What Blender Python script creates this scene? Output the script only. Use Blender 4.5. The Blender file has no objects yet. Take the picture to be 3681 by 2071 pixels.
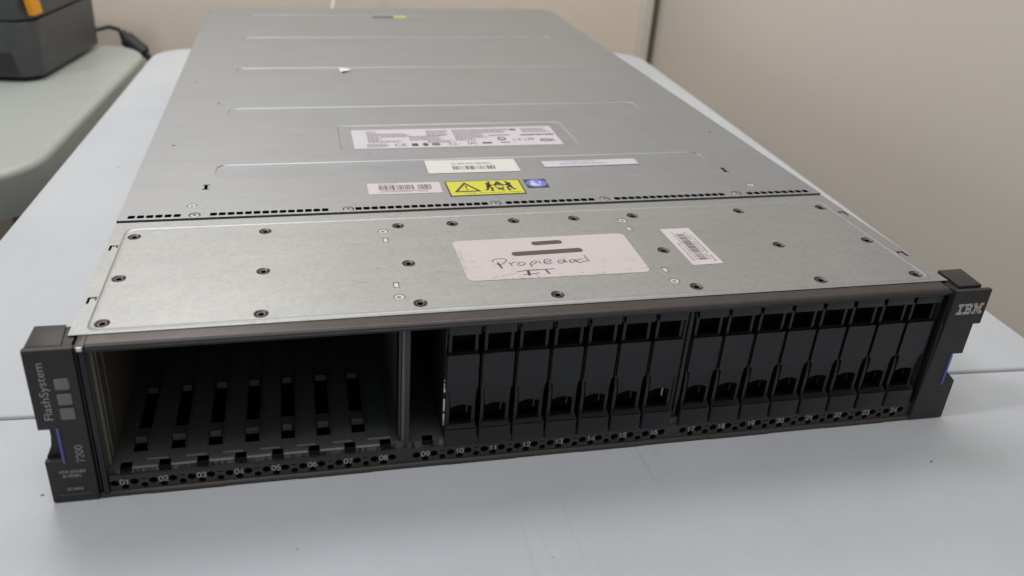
import bpy, bmesh, math, random
from mathutils import Vector, Matrix
random.seed(7)
R = math.radians
SC = bpy.context.scene
COL = SC.collection

# ------------------------------------------------------------------ camera
cam = bpy.data.cameras.new('camera')
co = bpy.data.objects.new('camera', cam); COL.objects.link(co)
co.location = (-0.11723, -0.32116, 0.28769)
co.rotation_euler = (R(64.1934), R(-2.1905), R(-10.4455))
cam.lens = 28.8016; cam.sensor_width = 36
cam.shift_x = 0.05688; cam.shift_y = -0.05108
cam.clip_start = 0.01; cam.clip_end = 50
cam.dof.use_dof = True; cam.dof.focus_distance = 0.47; cam.dof.aperture_fstop = 8.5
SC.camera = co

# ------------------------------------------------------------------ light
w = bpy.data.worlds.new('World'); SC.world = w; w.use_nodes = True
bg = w.node_tree.nodes['Background']
bg.inputs[0].default_value = (0.93, 0.95, 1.0, 1); bg.inputs[1].default_value = 0.24

def area(name, loc, target, sx, sy, power, col):
    l = bpy.data.lights.new(name, 'AREA'); l.shape = 'RECTANGLE'; l.size = sx; l.size_y = sy
    l.energy = power; l.color = col
    o = bpy.data.objects.new(name, l); COL.objects.link(o)
    o.location = loc
    o.rotation_euler = (Vector(target) - Vector(loc)).to_track_quat('-Z', 'Y').to_euler()
    return o
area('ceiling_lamp', (-1.12, -0.08, 1.65), (0.0, 0.1, 0), 0.12, 0.30, 10.5, (1.0, 0.985, 0.96))
area('rear_ceiling_lamp', (-0.42, 0.93, 0.92), (-0.05, 0.2, 0), 0.5, 0.22, 2.3, (1.0, 0.985, 0.96))
area('back_ceiling_lamp', (-0.05, 0.68, 1.30), (0.0, 0.80, 0), 1.1, 0.22, 7.5, (0.97, 0.985, 1.0))
area('near_fill_light', (-0.25, -0.35, 2.0), (-0.1, 0.1, 0), 1.2, 0.4, 7.5, (0.95, 0.975, 1.0))  # added fill over the near end of the table

SC.view_settings.view_transform = 'Standard'
SC.view_settings.look = 'None'
SC.view_settings.exposure = -0.12
SC.view_settings.gamma = 1.0

# ------------------------------------------------------------------ materials
def mat(name, col, rough=0.5, metal=0.0, spec=0.5):
    m = bpy.data.materials.new(name); m.use_nodes = True
    b = m.node_tree.nodes['Principled BSDF']
    b.inputs['Base Color'].default_value = (*col, 1)
    b.inputs['Roughness'].default_value = rough
    b.inputs['Metallic'].default_value = metal
    b.inputs['Specular IOR Level'].default_value = spec
    return m
def N(m, t, **kw):
    n = m.node_tree.nodes.new(t)
    for k, v in kw.items():
        if hasattr(n, k) and not k[0].isupper(): setattr(n, k, v)
        else: n.inputs[k.replace('_', ' ')].default_value = v
    return n
def L(m, a, b): m.node_tree.links.new(a, b)
def coords(m, scale=(1, 1, 1), loc=(0, 0, 0), rot=(0, 0, 0)):
    g = N(m, 'ShaderNodeNewGeometry'); mp = N(m, 'ShaderNodeMapping')
    mp.inputs['Scale'].default_value = scale; mp.inputs['Location'].default_value = loc
    mp.inputs['Rotation'].default_value = rot
    L(m, g.outputs['Position'], mp.inputs['Vector'])
    return mp.outputs['Vector']
def noise(m, vec, scale, detail=3, rough=0.55):
    n = N(m, 'ShaderNodeTexNoise', Scale=scale, Detail=detail, Roughness=rough)
    L(m, vec, n.inputs['Vector']); return n.outputs['Fac']
def ramp(m, fac, stops):
    r = N(m, 'ShaderNodeValToRGB'); e = r.color_ramp.elements
    while len(e) < len(stops): e.new(0.5)
    for i, (p, c) in enumerate(stops):
        e[i].position = p; e[i].color = (*c, 1) if len(c) == 3 else c
    L(m, fac, r.inputs['Fac']); return r.outputs['Color']
def g3(v): return (v, v, v)
def mix(m, a, b, fac, mode='MIX'):
    x = N(m, 'ShaderNodeMix', data_type='RGBA', blend_type=mode)
    for k, v in ((6, a), (7, b)):
        if isinstance(v, tuple): x.inputs[k].default_value = (*v, 1)
        else: L(m, v, x.inputs[k])
    if isinstance(fac, (int, float)): x.inputs[0].default_value = fac
    else: L(m, fac, x.inputs[0])
    return x.outputs[2]
def bump(m, h, strength, dist=0.001, prev=None):
    b = N(m, 'ShaderNodeBump', Strength=strength, Distance=dist)
    L(m, h, b.inputs['Height'])
    if prev: L(m, prev, b.inputs['Normal'])
    return b.outputs['Normal']
def P(m): return m.node_tree.nodes['Principled BSDF'].inputs

def galvanised(name, base, rough, metal, spangle=0.0):
    m = mat(name, base, rough, metal)
    streak = noise(m, coords(m, (14, 75, 14)), 1.0, 7, 0.7)
    patch = noise(m, coords(m, (1, 1, 1)), 9, 6, 0.62)
    fine = noise(m, coords(m, (1, 2.2, 1)), 420, 3, 0.7)
    scr = noise(m, coords(m, (30, 700, 30), rot=(0, 0, 0.25)), 1.0, 2, 0.5)
    c = mix(m, tuple(v * 0.965 for v in base), tuple(min(1, v * 1.03) for v in base), ramp(m, streak, [(0.35, g3(0)), (0.65, g3(1))]))
    c = mix(m, c, tuple(v * 0.88 for v in base), ramp(m, patch, [(0.52, g3(0)), (0.75, g3(0.8))]))
    c = mix(m, c, tuple(v * 0.6 for v in base), ramp(m, scr, [(0.70, g3(0)), (0.78, g3(0.35))]))
    if spangle:
        vo = N(m, 'ShaderNodeTexVoronoi', Scale=520.0); L(m, coords(m, (1, 1, 1)), vo.inputs['Vector'])
        bw = N(m, 'ShaderNodeRGBToBW'); L(m, vo.outputs['Color'], bw.inputs[0]); c = mix(m, c, bw.outputs[0], 0.06, 'OVERLAY')
    spots = noise(m, coords(m, (1, 1.6, 1)), 95, 2, 0.4)
    c = mix(m, c, tuple(v * 0.55 for v in base), ramp(m, spots, [(0.74, g3(0)), (0.79, g3(0.5))]))
    L(m, c, P(m)['Base Color'])
    rr = N(m, 'ShaderNodeMapRange'); L(m, patch, rr.inputs[0])
    rr.inputs[3].default_value = rough - 0.12; rr.inputs[4].default_value = rough + 0.14
    L(m, rr.outputs[0], P(m)['Roughness'])
    nrm = bump(m, fine, 0.07 + spangle * 0.3, 0.0006)
    wav = noise(m, coords(m, (1, 1, 1)), 7, 2, 0.5)
    nrm = bump(m, wav, 0.12, 0.0010, nrm)
    L(m, nrm, P(m)['Normal'])
    return m
M = {}
M['lid'] = galvanised('galvanised_steel', (0.37, 0.380, 0.384), 0.46, 0.85, 0.10)
M['cover'] = galvanised('galvanised_cover_steel', (0.352, 0.368, 0.392), 0.46, 0.85)
M['cage'] = galvanised('shaded_cage_steel', (0.15, 0.16, 0.155), 0.46, 0.5)  # galvanised steel, its colour darkened to stand for the unlit bay
M['screw'] = mat('screw_steel', (0.13, 0.105, 0.105), 0.38, 0.8)
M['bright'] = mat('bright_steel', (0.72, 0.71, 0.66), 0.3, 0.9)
M['dent'] = mat('pale_dented_steel', (0.86, 0.84, 0.84), 0.35, 0.15)  # whitish, barely metallic colour keeps the dent bright
M['rivet'] = mat('rivet_zinc', (0.62, 0.63, 0.60), 0.45, 0.3)
M['void'] = mat('recess_shade_black', (0.005, 0.005, 0.005), 0.85, 0, 0.2)  # near-black colour paints the darkness inside openings; rubber feet share it
def plastic(name, col, rough, scale=1500, st=0.25, metal=0.0):
    m = mat(name, col, rough, metal)
    n = noise(m, coords(m), scale, 2, 0.6)
    L(m, bump(m, n, st, 0.0003), P(m)['Normal'])
    d = noise(m, coords(m), 60, 4, 0.65)
    c = mix(m, col, tuple(v * 1.5 + 0.004 for v in col), ramp(m, d, [(0.5, g3(0)), (0.8, g3(0.6))]))
    L(m, c, P(m)['Base Color'])
    return m
M['black'] = plastic('black_plastic', (0.011, 0.011, 0.012), 0.45)
M['ear'] = plastic('ear_plastic', (0.020, 0.018, 0.020), 0.48)
M['carrier'] = plastic('carrier_plastic', (0.0065, 0.0065, 0.0075), 0.36, 1800, 0.15)
M['latch'] = plastic('latch_plastic', (0.0065, 0.0065, 0.009), 0.34, 1800, 0.15)
M['bezel'] = plastic('painted_bezel_metal', (0.062, 0.054, 0.053), 0.34, 2200, 0.10, 0.5)
M['grille'] = plastic('grille_plastic', (0.036, 0.036, 0.036), 0.42)
M['floorlip'] = mat('bent_tab_steel', (0.22, 0.19, 0.17), 0.42, 0.5)
M['lip'] = mat('bottom_lip_steel', (0.060, 0.054, 0.052), 0.5, 0.4)
M['blue'] = mat('blue_plastic', (0.10, 0.13, 0.42), 0.45)
M['square'] = plastic('light_pipe_plastic', (0.20, 0.185, 0.19), 0.5)
M['print'] = mat('grey_print', (0.42, 0.41, 0.41), 0.6)
M['num'] = mat('number_print', (0.50, 0.52, 0.52), 0.6)
M['logo'] = mat('logo_print', (0.85, 0.82, 0.80), 0.5)
M['label'] = mat('label_paper', (0.60, 0.55, 0.56), 0.55)
M['cream'] = mat('cream_paper', (0.66, 0.64, 0.615), 0.55)
M['lilac'] = mat('lilac_paper', (0.57, 0.54, 0.60), 0.5)
M['ink'] = mat('label_ink', (0.05, 0.045, 0.05), 0.6)
M['fine'] = mat('fine_print_ink', (0.20, 0.18, 0.19), 0.6)
M['greyink'] = mat('label_grey_ink', (0.36, 0.33, 0.35), 0.6)
M['pen'] = mat('pen_ink', (0.035, 0.03, 0.05), 0.5)
M['penp'] = mat('purple_pen_ink', (0.06, 0.02, 0.05), 0.5)
M['marker'] = mat('brown_marker', (0.085, 0.062, 0.05), 0.6)
M['yellow'] = mat('warning_yellow', (0.62, 0.60, 0.03), 0.45)
M['bluelab'] = mat('manual_blue', (0.13, 0.18, 0.62), 0.45)
M['blk'] = mat('label_black', (0.035, 0.03, 0.03), 0.5)
M['smudge'] = mat('ink_smudge', (0.40, 0.35, 0.36), 0.6)
M['property'] = mat('property_paper', (0.57, 0.515, 0.515), 0.55)
sm = noise(M['property'], coords(M['property'], (1, 2.6, 1)), 130, 6, 0.75)
zone = noise(M['property'], coords(M['property'], (1, 1, 1), (0.3, 0.2, 0)), 26, 2, 0.5)
c_ = mix(M['property'], (0.57, 0.515, 0.515), (0.33, 0.28, 0.29), ramp(M['property'], sm, [(0.56, g3(0)), (0.66, g3(0.8))]))
c_ = mix(M['property'], (0.57, 0.515, 0.515), c_, ramp(M['property'], zone, [(0.51, g3(0)), (0.60, g3(1))]))
L(M['property'], c_, P(M['property'])['Base Color'])

def table_mat(name, base, rough):
    m = mat(name, base, rough)
    d = noise(m, coords(m, (1, 1, 1)), 6, 5, 0.6)
    c = mix(m, base, tuple(v * 0.90 for v in base), ramp(m, d, [(0.4, g3(0)), (0.75, g3(1))]))
    sp = noise(m, coords(m, (1, 1, 1), (3, 1, 0)), 120, 2, 0.45)
    c = mix(m, c, (0.16, 0.15, 0.15), ramp(m, sp, [(0.785, g3(0)), (0.82, g3(0.4))]))
    sc = noise(m, coords(m, (260, 9, 1), rot=(0, 0, 0.5)), 1.0, 3, 0.5)
    scz = noise(m, coords(m, (1, 1, 1), (7, 2, 0)), 5, 2, 0.5)
    f = N(m, 'ShaderNodeMath', operation='MULTIPLY')
    L(m, ramp(m, sc, [(0.60, g3(0)), (0.70, g3(0.3))]), f.inputs[0]); L(m, ramp(m, scz, [(0.5, g3(0)), (0.6, g3(1))]), f.inputs[1])
    c = mix(m, c, tuple(v * 0.6 for v in base), f.outputs[0])
    L(m, c, P(m)['Base Color'])
    n1 = noise(m, coords(m), 1500, 2, 0.6); n2 = noise(m, coords(m), 420, 2, 0.5)
    L(m, bump(m, n2, 0.12, 0.0004, bump(m, n1, 0.22, 0.0003)), P(m)['Normal'])
    return m
M['table'] = table_mat('table_plastic', (0.545, 0.570, 0.603), 0.42)
M['table2'] = table_mat('grey_table_plastic', (0.41, 0.435, 0.405), 0.42)
M['frame'] = mat('table_leg_steel', (0.30, 0.30, 0.30), 0.4, 0.6)

def wall_mat(name, base):
    m = mat(name, base, 0.75)
    d = noise(m, coords(m), 2.2, 4, 0.6)
    c = mix(m, base, tuple(v * 0.93 for v in base), d)
    sp = noise(m, coords(m, (1, 1, 1), (1, 5, 2)), 60, 2, 0.4)
    c = mix(m, c, tuple(v * 0.75 for v in base), ramp(m, sp, [(0.77, g3(0)), (0.80, g3(0.6))]))
    L(m, c, P(m)['Base Color'])
    L(m, bump(m, noise(m, coords(m), 350, 3, 0.6), 0.25, 0.0006), P(m)['Normal'])
    return m
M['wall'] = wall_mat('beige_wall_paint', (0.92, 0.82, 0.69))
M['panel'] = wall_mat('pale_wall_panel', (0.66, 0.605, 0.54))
M['trim'] = mat('cream_trim', (0.80, 0.75, 0.68), 0.5)
M['gap'] = mat('dark_trim_gap', (0.17, 0.15, 0.09), 0.7)
fl = mat('brown_floor_tile', (0.09, 0.055, 0.035), 0.5); M['floor'] = fl
L(fl, mix(fl, (0.055, 0.033, 0.022), (0.03, 0.018, 0.012), noise(fl, coords(fl), 4, 5)), P(fl)['Base Color'])
M['printer'] = plastic('printer_charcoal', (0.070, 0.074, 0.077), 0.5, 900, 0.3)
M['printer2'] = plastic('printer_dark_charcoal', (0.030, 0.029, 0.029), 0.5, 900, 0.3)
M['orange'] = mat('amber_plastic', (0.85, 0.36, 0.005), 0.4)
M['cable'] = mat('black_cable', (0.020, 0.022, 0.024), 0.45)
M['plug'] = mat('plug_rubber', (0.032, 0.032, 0.038), 0.5)
M['white'] = mat('white_cable', (0.75, 0.72, 0.72), 0.5)
M['hair'] = mat('hair_fibre', (0.16, 0.13, 0.11), 0.6)

# ------------------------------------------------------------------ helpers
def link(name, me, material, parent=None):
    me.name = name
    if material is not None:
        me.materials.clear(); me.materials.append(material)
    o = bpy.data.objects.new(name, me); COL.objects.link(o)
    if parent is not None: o.parent = parent
    return o
def thing(name, label, cat, loc=(0, 0, 0), rz=0, group=None):
    o = bpy.data.objects.new(name, None); COL.objects.link(o); o.empty_display_size = 0.02
    o.location = loc; o.rotation_euler = (0, 0, rz); o['label'] = label; o['category'] = cat
    if group: o['group'] = group
    return o
def tag(o, label, cat, group=None):
    o['label'] = label; o['category'] = cat
    if group: o['group'] = group
    return o

class MB:
    def __init__(s): s.v = []; s.f = []
    def add(s, vs, fs):
        n = len(s.v); s.v += [tuple(p) for p in vs]; s.f += [tuple(i + n for i in f) for f in fs]; return s
    def box(s, x0, x1, y0, y1, z0, z1):
        return s.add([(x, y, z) for z in (z0, z1) for y in (y0, y1) for x in (x0, x1)],
                     [(0, 2, 3, 1), (4, 5, 7, 6), (0, 1, 5, 4), (2, 6, 7, 3), (0, 4, 6, 2), (1, 3, 7, 5)])
    def mesh(s, me):
        s.add([v.co[:] for v in me.vertices], [tuple(p.vertices) for p in me.polygons]); return s
    def prof(s, pts, x0, x1):
        """closed (y,z) profile swept along x"""
        n = len(pts)
        s.add([(x, p[0], p[1]) for x in (x0, x1) for p in pts],
              [(i, (i + 1) % n, n + (i + 1) % n, n + i) for i in range(n)] + [tuple(range(n - 1, -1, -1)), tuple(range(n, 2 * n))])
        return s
    def tube(s, pts, r, n=8):
        pts = [Vector(p) for p in pts]; rings = []
        for i, p in enumerate(pts):
            t = (pts[min(i + 1, len(pts) - 1)] - pts[max(i - 1, 0)]).normalized()
            a = t.orthogonal().normalized() if i == 0 else (rings_a - t * rings_a.dot(t)).normalized()
            rings_a = a; b = t.cross(a)
            rr = r[i] if isinstance(r, (list, tuple)) else r
            rings.append([p + (a * math.cos(2 * math.pi * k / n) + b * math.sin(2 * math.pi * k / n)) * rr for k in range(n)])
        vs = [q for rg in rings for q in rg]; fs = []
        for i in range(len(rings) - 1):
            for k in range(n):
                fs.append((i * n + k, i * n + (k + 1) % n, (i + 1) * n + (k + 1) % n, (i + 1) * n + k))
        fs += [tuple(range(n - 1, -1, -1)), tuple(range((len(rings) - 1) * n, len(rings) * n))]
        return s.add(vs, fs)
    def lathe(s, prof, c=(0, 0, 0), n=20):
        vs = []; fs = []
        for r, z in prof:
            for k in range(n):
                a = 2 * math.pi * k / n; vs.append((c[0] + r * math.cos(a), c[1] + r * math.sin(a), c[2] + z))
        for i in range(len(prof) - 1):
            for k in range(n):
                fs.append((i * n + k, i * n + (k + 1) % n, (i + 1) * n + (k + 1) % n, (i + 1) * n + k))
        fs.append(tuple(range((len(prof) - 1) * n, len(prof) * n)))
        return s.add(vs, fs)
    def build(s, name, material, parent=None, bevel=0, smooth=False, seg=2):
        me = bpy.data.meshes.new(name); me.from_pydata(s.v, [], s.f)
        bm = bmesh.new(); bm.from_mesh(me)
        bmesh.ops.recalc_face_normals(bm, faces=bm.faces)
        if bevel:
            es = [e for e in bm.edges if len(e.link_faces) == 2 and e.calc_face_angle(0) > 0.5]
            bmesh.ops.bevel(bm, geom=es, offset=bevel, segments=seg, affect='EDGES', profile=0.6, clamp_overlap=True)
        bm.to_mesh(me); bm.free()
        if smooth or bevel:
            me.shade_smooth()
            me.set_sharp_from_angle(angle=R(38))
        return link(name, me, material, parent)

def poly_mesh(loops, thick=0.0, bev=0.0):
    """flat sheet with holes: loops of (x,y) in metres; returned mesh has z from -thick/2 to +thick/2"""
    cu = bpy.data.curves.new('tmp', 'CURVE'); cu.dimensions = '2D'; cu.fill_mode = 'BOTH'
    cu.extrude = max(0, thick / 2 - bev); cu.bevel_depth = bev; cu.bevel_resolution = 1
    for lp in loops:
        sp = cu.splines.new('POLY'); sp.points.add(len(lp) - 1); sp.use_cyclic_u = True
        for i, p in enumerate(lp): sp.points[i].co = (p[0] * 100, p[1] * 100, 0, 1)
    if thick: cu.extrude *= 100; cu.bevel_depth *= 100
    o = bpy.data.objects.new('tmp', cu)
    me = o.to_mesh()
    out = MB(); out.add([(v.co.x / 100, v.co.y / 100, v.co.z / 100) for v in me.vertices], [tuple(p.vertices) for p in me.polygons])
    o.to_mesh_clear(); bpy.data.objects.remove(o); bpy.data.curves.remove(cu)
    return out
def text_mesh(txt, thick=0.0):
    cu = bpy.data.curves.new('tmp', 'FONT'); cu.body = txt; cu.size = 1; cu.extrude = 0; cu.resolution_u = 3
    o = bpy.data.objects.new('tmp', cu); me = o.to_mesh()
    vs = [(v.co.x, v.co.y, 0) for v in me.vertices]; fs = [tuple(p.vertices) for p in me.polygons]
    o.to_mesh_clear(); bpy.data.objects.remove(o); bpy.data.curves.remove(cu)
    x0 = min(v[0] for v in vs); x1 = max(v[0] for v in vs); y0 = min(v[1] for v in vs); y1 = max(v[1] for v in vs)
    out = MB(); out.add([((v[0] - x0) / (x1 - x0), (v[1] - y0) / (y1 - y0), 0) for v in vs], fs)
    return out
def mapv(mb, fn):
    out = MB(); out.add([fn(*p) for p in mb.v], mb.f); return out
def rrect(x0, x1, y0, y1, r, n=5):
    pts = []
    for cx, cy, a0 in ((x1 - r, y0 + r, -90), (x1 - r, y1 - r, 0), (x0 + r, y1 - r, 90), (x0 + r, y0 + r, 180)):
        for k in range(n + 1):
            a = R(a0 + 90 * k / n); pts.append((cx + r * math.cos(a), cy + r * math.sin(a)))
    return pts
def circ(x, y, r, n=20): return [(x + r * math.cos(2 * math.pi * k / n), y + r * math.sin(2 * math.pi * k / n)) for k in range(n)]
def rect(x0, x1, y0, y1): return [(x0, y0), (x1, y0), (x1, y1), (x0, y1)]
def bridge(mb, a, za, b, zb):
    n = len(a)
    mb.add([(p[0], p[1], za) for p in a] + [(p[0], p[1], zb) for p in b], [(i, (i + 1) % n, n + (i + 1) % n, n + i) for i in range(n)])
mm = 0.001

# ------------------------------------------------------------------ room
TH = -0.0535                                   # the table and the room stand a little askew to the machine
def rot2(x, y, c=(0.0, 0.05)):
    ca, sa = math.cos(TH), math.sin(TH)
    return (c[0] + x * ca - y * sa, c[1] + x * sa + y * ca)
def struct(o): o['kind'] = 'structure'; return o
f = MB(); f.add([(-4, -3, -0.745), (4, -3, -0.745), (4, 3, -0.745), (-4, 3, -0.745)], [(0, 1, 2, 3)])
struct(f.build('floor', M['floor']))
# back wall and side wall meeting in a corner with a cream trim strip
CX, CY = 0.532, 1.125
def wallbox(name, x0, x1, y0, y1, m, label, cat, z0=-0.745, z1=1.9, bevel=0):
    b = MB(); b.box(x0, x1, y0, y1, z0, z1)
    b = mapv(b, lambda x, y, z: (*[CX + x * math.cos(TH) - y * math.sin(TH), CY + x * math.sin(TH) + y * math.cos(TH)], z))
    o = b.build(name, m, bevel=bevel)
    if cat: tag(o, label, cat)
    return o
struct(wallbox('back_wall', -3.2, 0.10, 0, 0.08, M['wall'], '', None))
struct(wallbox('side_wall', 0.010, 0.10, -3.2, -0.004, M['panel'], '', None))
wallbox('corner_trim', -0.022, -0.0025, -0.014, -0.001, M['trim'], 'cream vertical trim strip running up the wall corner', 'trim', bevel=0.003)
wallbox('corner_gap_strip', -0.0022, 0.0095, -0.006, -0.0012, M['gap'], 'narrow dark olive joint strip beside the cream corner trim', 'joint strip')
# loose white cable against the back wall
c = MB(); c.tube([(-0.035, 1.10, 0.55), (-0.036, 1.09, 0.25), (-0.044, 1.06, 0.12), (-0.052, 1.03, 0.06), (-0.062, 1.0, 0.02), (-0.075, 0.97, -0.1), (-0.08, 0.96, -0.4)], 0.0026, 8)
tag(c.build('white_cable', M['white'], smooth=True), 'thin white cable hanging down the beige wall behind the machine', 'cable')

# ------------------------------------------------------------------ tables
def table(name, label, x0, x1, y0, y1, ztop, m, seam, rad, thick=0.045, er=0.0022, leg=True, rzfun=rot2, radb=None):
    t = thing(name, label, 'table', (*rzfun((x0 + x1) / 2, (y0 + y1) / 2), -0.745))
    base = t.location
    def slab(ya, yb, r1, r2, nm):
        # r1 at the near end, r2 at the far end
        def corner(cx, cy, r, a0, n=9):
            if r < 0.002: return [(cx, cy)]
            sx = 1 if a0 in (270, 0) else -1; sy = 1 if a0 in (0, 90) else -1
            return [(cx - sx * r + r * math.cos(R(a0 + 90 * k / n)), cy - sy * r + r * math.sin(R(a0 + 90 * k / n))) for k in range(n + 1)]
        lp = corner(x1, ya, r1, 270) + corner(x1, yb, r2, 0) + corner(x0, yb, r2, 90) + corner(x0, ya, r1, 180)
        n = len(lp); cx = (x0 + x1) / 2; cy = (ya + yb) / 2
        prof = [(er * a, -er * c3) for a, c3 in ((0, 0), (0.26, 0.035), (0.5, 0.134), (0.71, 0.29), (0.87, 0.5), (0.97, 0.74), (1, 1))] + [(er, -thick)]
        b = MB(); vs = []; fs = []
        # inset outline
        def inset(lp, d):
            out = []
            for i, p in enumerate(lp):
                a = Vector(lp[i - 1]); q = Vector(p); c2 = Vector(lp[(i + 1) % n])
                n1 = Vector(((q - a).y, -(q - a).x)).normalized(); n2 = Vector(((c2 - q).y, -(c2 - q).x)).normalized()
                nn = (n1 + n2); nn = nn / max(0.3, nn.dot(n1)) if nn.length > 1e-6 else n1
                out.append(q - nn * d)
            return out
        for d, z in prof:
            k = er - d
            vs += [(*rzfun(p[0], p[1]), ztop + z) for p in inset(lp, k)]
        for j in range(len(prof) - 1):
            for i in range(n):
                fs.append((j * n + i, j * n + (i + 1) % n, (j + 1) * n + (i + 1) % n, (j + 1) * n + i))
        fs.append(tuple(range(n))); fs.append(tuple(range((len(prof) - 1) * n, len(prof) * n)))
        b.add([(v[0] - base[0], v[1] - base[1], v[2] - base[2]) for v in vs], fs)
        return b.build(nm, m, t, smooth=True)
    if seam is not None:
        slab(y0, seam - 0.0008, rad, 0.0, 'table_leaf'); slab(seam + 0.0008, y1, 0.0, rad if radb is None else radb, 'table_leaf')
    else:
        slab(y0, y1, rad, rad, 'tabletop')
    for sx in (x0 + 0.08, x1 - 0.08):
        for sy in (y0 + 0.18, y1 - 0.18):
            px, py = rzfun(sx, sy); g = MB(); g.tube([(px - base[0], py - base[1], 0), (px - base[0], py - base[1], ztop - thick + 0.745)], 0.0125, 10)
            g.build('leg', M['frame'], t, smooth=True)
    return t
# seam passes y=0.067 at x=-0.28 and y=0.037 at x=0.33
table('folding_table', 'pale white plastic folding table with centre seam under the rack machine', -0.358, 0.3565, -0.80, 0.852, 0.0, M['table'], 0.002, 0.055)
def rot3(x, y):
    a = R(-4.5); c = (-0.372, 0.70)
    return (c[0] + x * math.cos(a) - y * math.sin(a), c[1] + x * math.sin(a) + y * math.cos(a))
table('side_table', 'grey green plastic table with thick rounded edge holding the label printer', -0.95, 0.0, -0.215, 0.375, -0.03, M['table2'], None, 0.085, thick=0.05, er=0.009, rzfun=rot3)

# ------------------------------------------------------------------ label printer on the side table
pr = thing('label_printer', 'dark charcoal desktop label printer with amber release latch on side table', 'printer', (-0.457, 0.85, -0.0298), R(-10))
ang = R(-10)
# local: x to the left is negative (front face), y along the right side to the back
def pfoot(x0, y0, ch, w=0.19, d=0.205): return [(-w, y0), (-ch, y0), (x0, y0 + ch * 0.95), (x0, d), (-w, d)]
def prism(lp, z0, z1, lp2=None):
    b = MB(); n = len(lp); l2 = lp2 or lp
    b.add([(p[0], p[1], z0) for p in lp] + [(p[0], p[1], z1) for p in l2], [(i, (i + 1) % n, n + (i + 1) % n, n + i) for i in range(n)] + [tuple(range(n - 1, -1, -1)), tuple(range(n, 2 * n))])
    return b
prism(pfoot(0.0, -0.004, 0.018), 0.006, 0.080).build('lower_case', M['printer'], pr, bevel=0.004)
prism(pfoot(-0.002, 0.0, 0.018), 0.079, 0.082).build('seam_band', M['void'], pr)
prism(pfoot(0.0, -0.004, 0.018), 0.0815, 0.165, pfoot(-0.012, 0.012, 0.02)).build('upper_case', M['printer'], pr, bevel=0.005)
prism([(-0.19, -0.0065), (-0.030, -0.0065), (-0.022, -0.003), (-0.19, -0.003)], 0.012, 0.150, [(-0.19, -0.0035), (-0.034, 0.006), (-0.026, 0.012), (-0.19, 0.012)]).build('front_panel', M['printer2'], pr, bevel=0.001)
for fx, fy in ((-0.02, 0.03), (-0.17, 0.03), (-0.02, 0.18), (-0.17, 0.18)):
    MB().lathe([(0.006, 0), (0.006, 0.0065)], (fx, fy, 0)).build('rubber_foot', M['void'], pr)
lt = MB(); lt.box(-0.0035, 0.0045, 0.008, 0.034, 0.0, 0.045)
lt = mapv(lt, lambda x, y, z: (x + 0.0005 - z * 0.14, y + (z - 0.02) * -0.05 - 0.006, z + 0.088))
lt.build('release_latch', M['orange'], pr, bevel=0.0015)

cb = MB()
cb.tube([(-0.437, 1.02, 0.004), (-0.425, 1.055, -0.003), (-0.410, 1.085, -0.004), (-0.398, 1.095, -0.010), (-0.392, 1.093, -0.019)], 0.0033, 10)
ct = thing('power_cable', 'black power cable with inline barrel connector behind the printer', 'cable', (0, 0, 0))
cb.build('lead', M['cable'], ct, smooth=True)
MB().tube([(-0.394, 1.094, -0.012), (-0.390, 1.093, -0.020), (-0.384, 1.091, -0.030)], [0.005, 0.0075, 0.0095], 10).build('strain_relief', M['cable'], ct, smooth=True)
MB().tube([(-0.390, 1.092, -0.022), (-0.388, 1.092, -0.0235), (-0.362, 1.086, -0.046), (-0.360, 1.085, -0.048)], [0.009, 0.0125, 0.0125, 0.009], 12).build('connector', M['plug'], ct, smooth=True)
MB().tube([(-0.363, 1.086, -0.045), (-0.352, 1.083, -0.056), (-0.343, 1.08, -0.068), (-0.338, 1.075, -0.10), (-0.345, 1.07, -0.3), (-0.35, 1.065, -0.735)], [0.006, 0.0055, 0.0035, 0.0035, 0.0035, 0.0035], 10).build('tail_lead', M['cable'], ct, smooth=True)

# ------------------------------------------------------------------ the rack machine
ZL = 0.0853
HW = 0.2215
SEAM = 0.1263; BACK = 0.768
srv = thing('rack_storage_array', 'two unit rack storage array with galvanised covers and black drive bays on the folding table', 'server', (0, 0, 0))

# --- front cover: raised rim, sunk centre, countersunk holes
big = [(x, y) for x in (-208.7, -138.6, 151.2, 208.2) for y in (106.6, 59.0, 17.0)] + \
      [(-63.4, 106.3), (-63.5, 59.5), (-63.3, 17.9), (-31.5, 106.3), (5.8, 106.5), (43.1, 106.3), (80.6, 106.6), (80.6, 59.5), (80.7, 17.9), (6.2, 18.3)]
small = [(-72.8, 99.9), (-72.7, 24.9), (71.8, 100.3), (71.7, 24.9)]
rects = [(-72.6, 88.4), (-72.8, 36.9), (71.6, 88.6), (71.9, 37.2)]
y0l, y1l = 0.0085, SEAM - 0.0006
lid = MB()
outer = rect(-HW, HW, y0l, y1l)
rim = rrect(-0.2149, 0.2149, 0.0102, 0.1180, 0.006)
def hook(cx, cy, s):                             # small L shaped punched catch in the rim
    p = [(-2.1, -3.0), (-0.8, -3.0), (-0.8, 1.7), (1.5, 1.7), (1.5, -0.4), (2.1, -0.4), (2.1, 3.0), (-2.1, 3.0)]
    return [((cx + s * a) * mm, (cy + b) * mm) for a, b in p]
hooks = [hook(-217.5, 94.2, 1), hook(-217.5, 38.7, 1), hook(217.6, 96.5, -1), hook(217.6, 40.3, -1)]
rim_sheet = poly_mesh([outer, rim] + hooks)
ZP = ZL - 0.0003; ZRIM = ZL - 0.0004
lid.add([(p[0], p[1], ZRIM) for p in rim_sheet.v], rim_sheet.f)
ridge = rrect(-0.2136, 0.2136, 0.0113, 0.1168, 0.0052)
rim2 = rrect(-0.2124, 0.2124, 0.0125, 0.1155, 0.0043)
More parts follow.
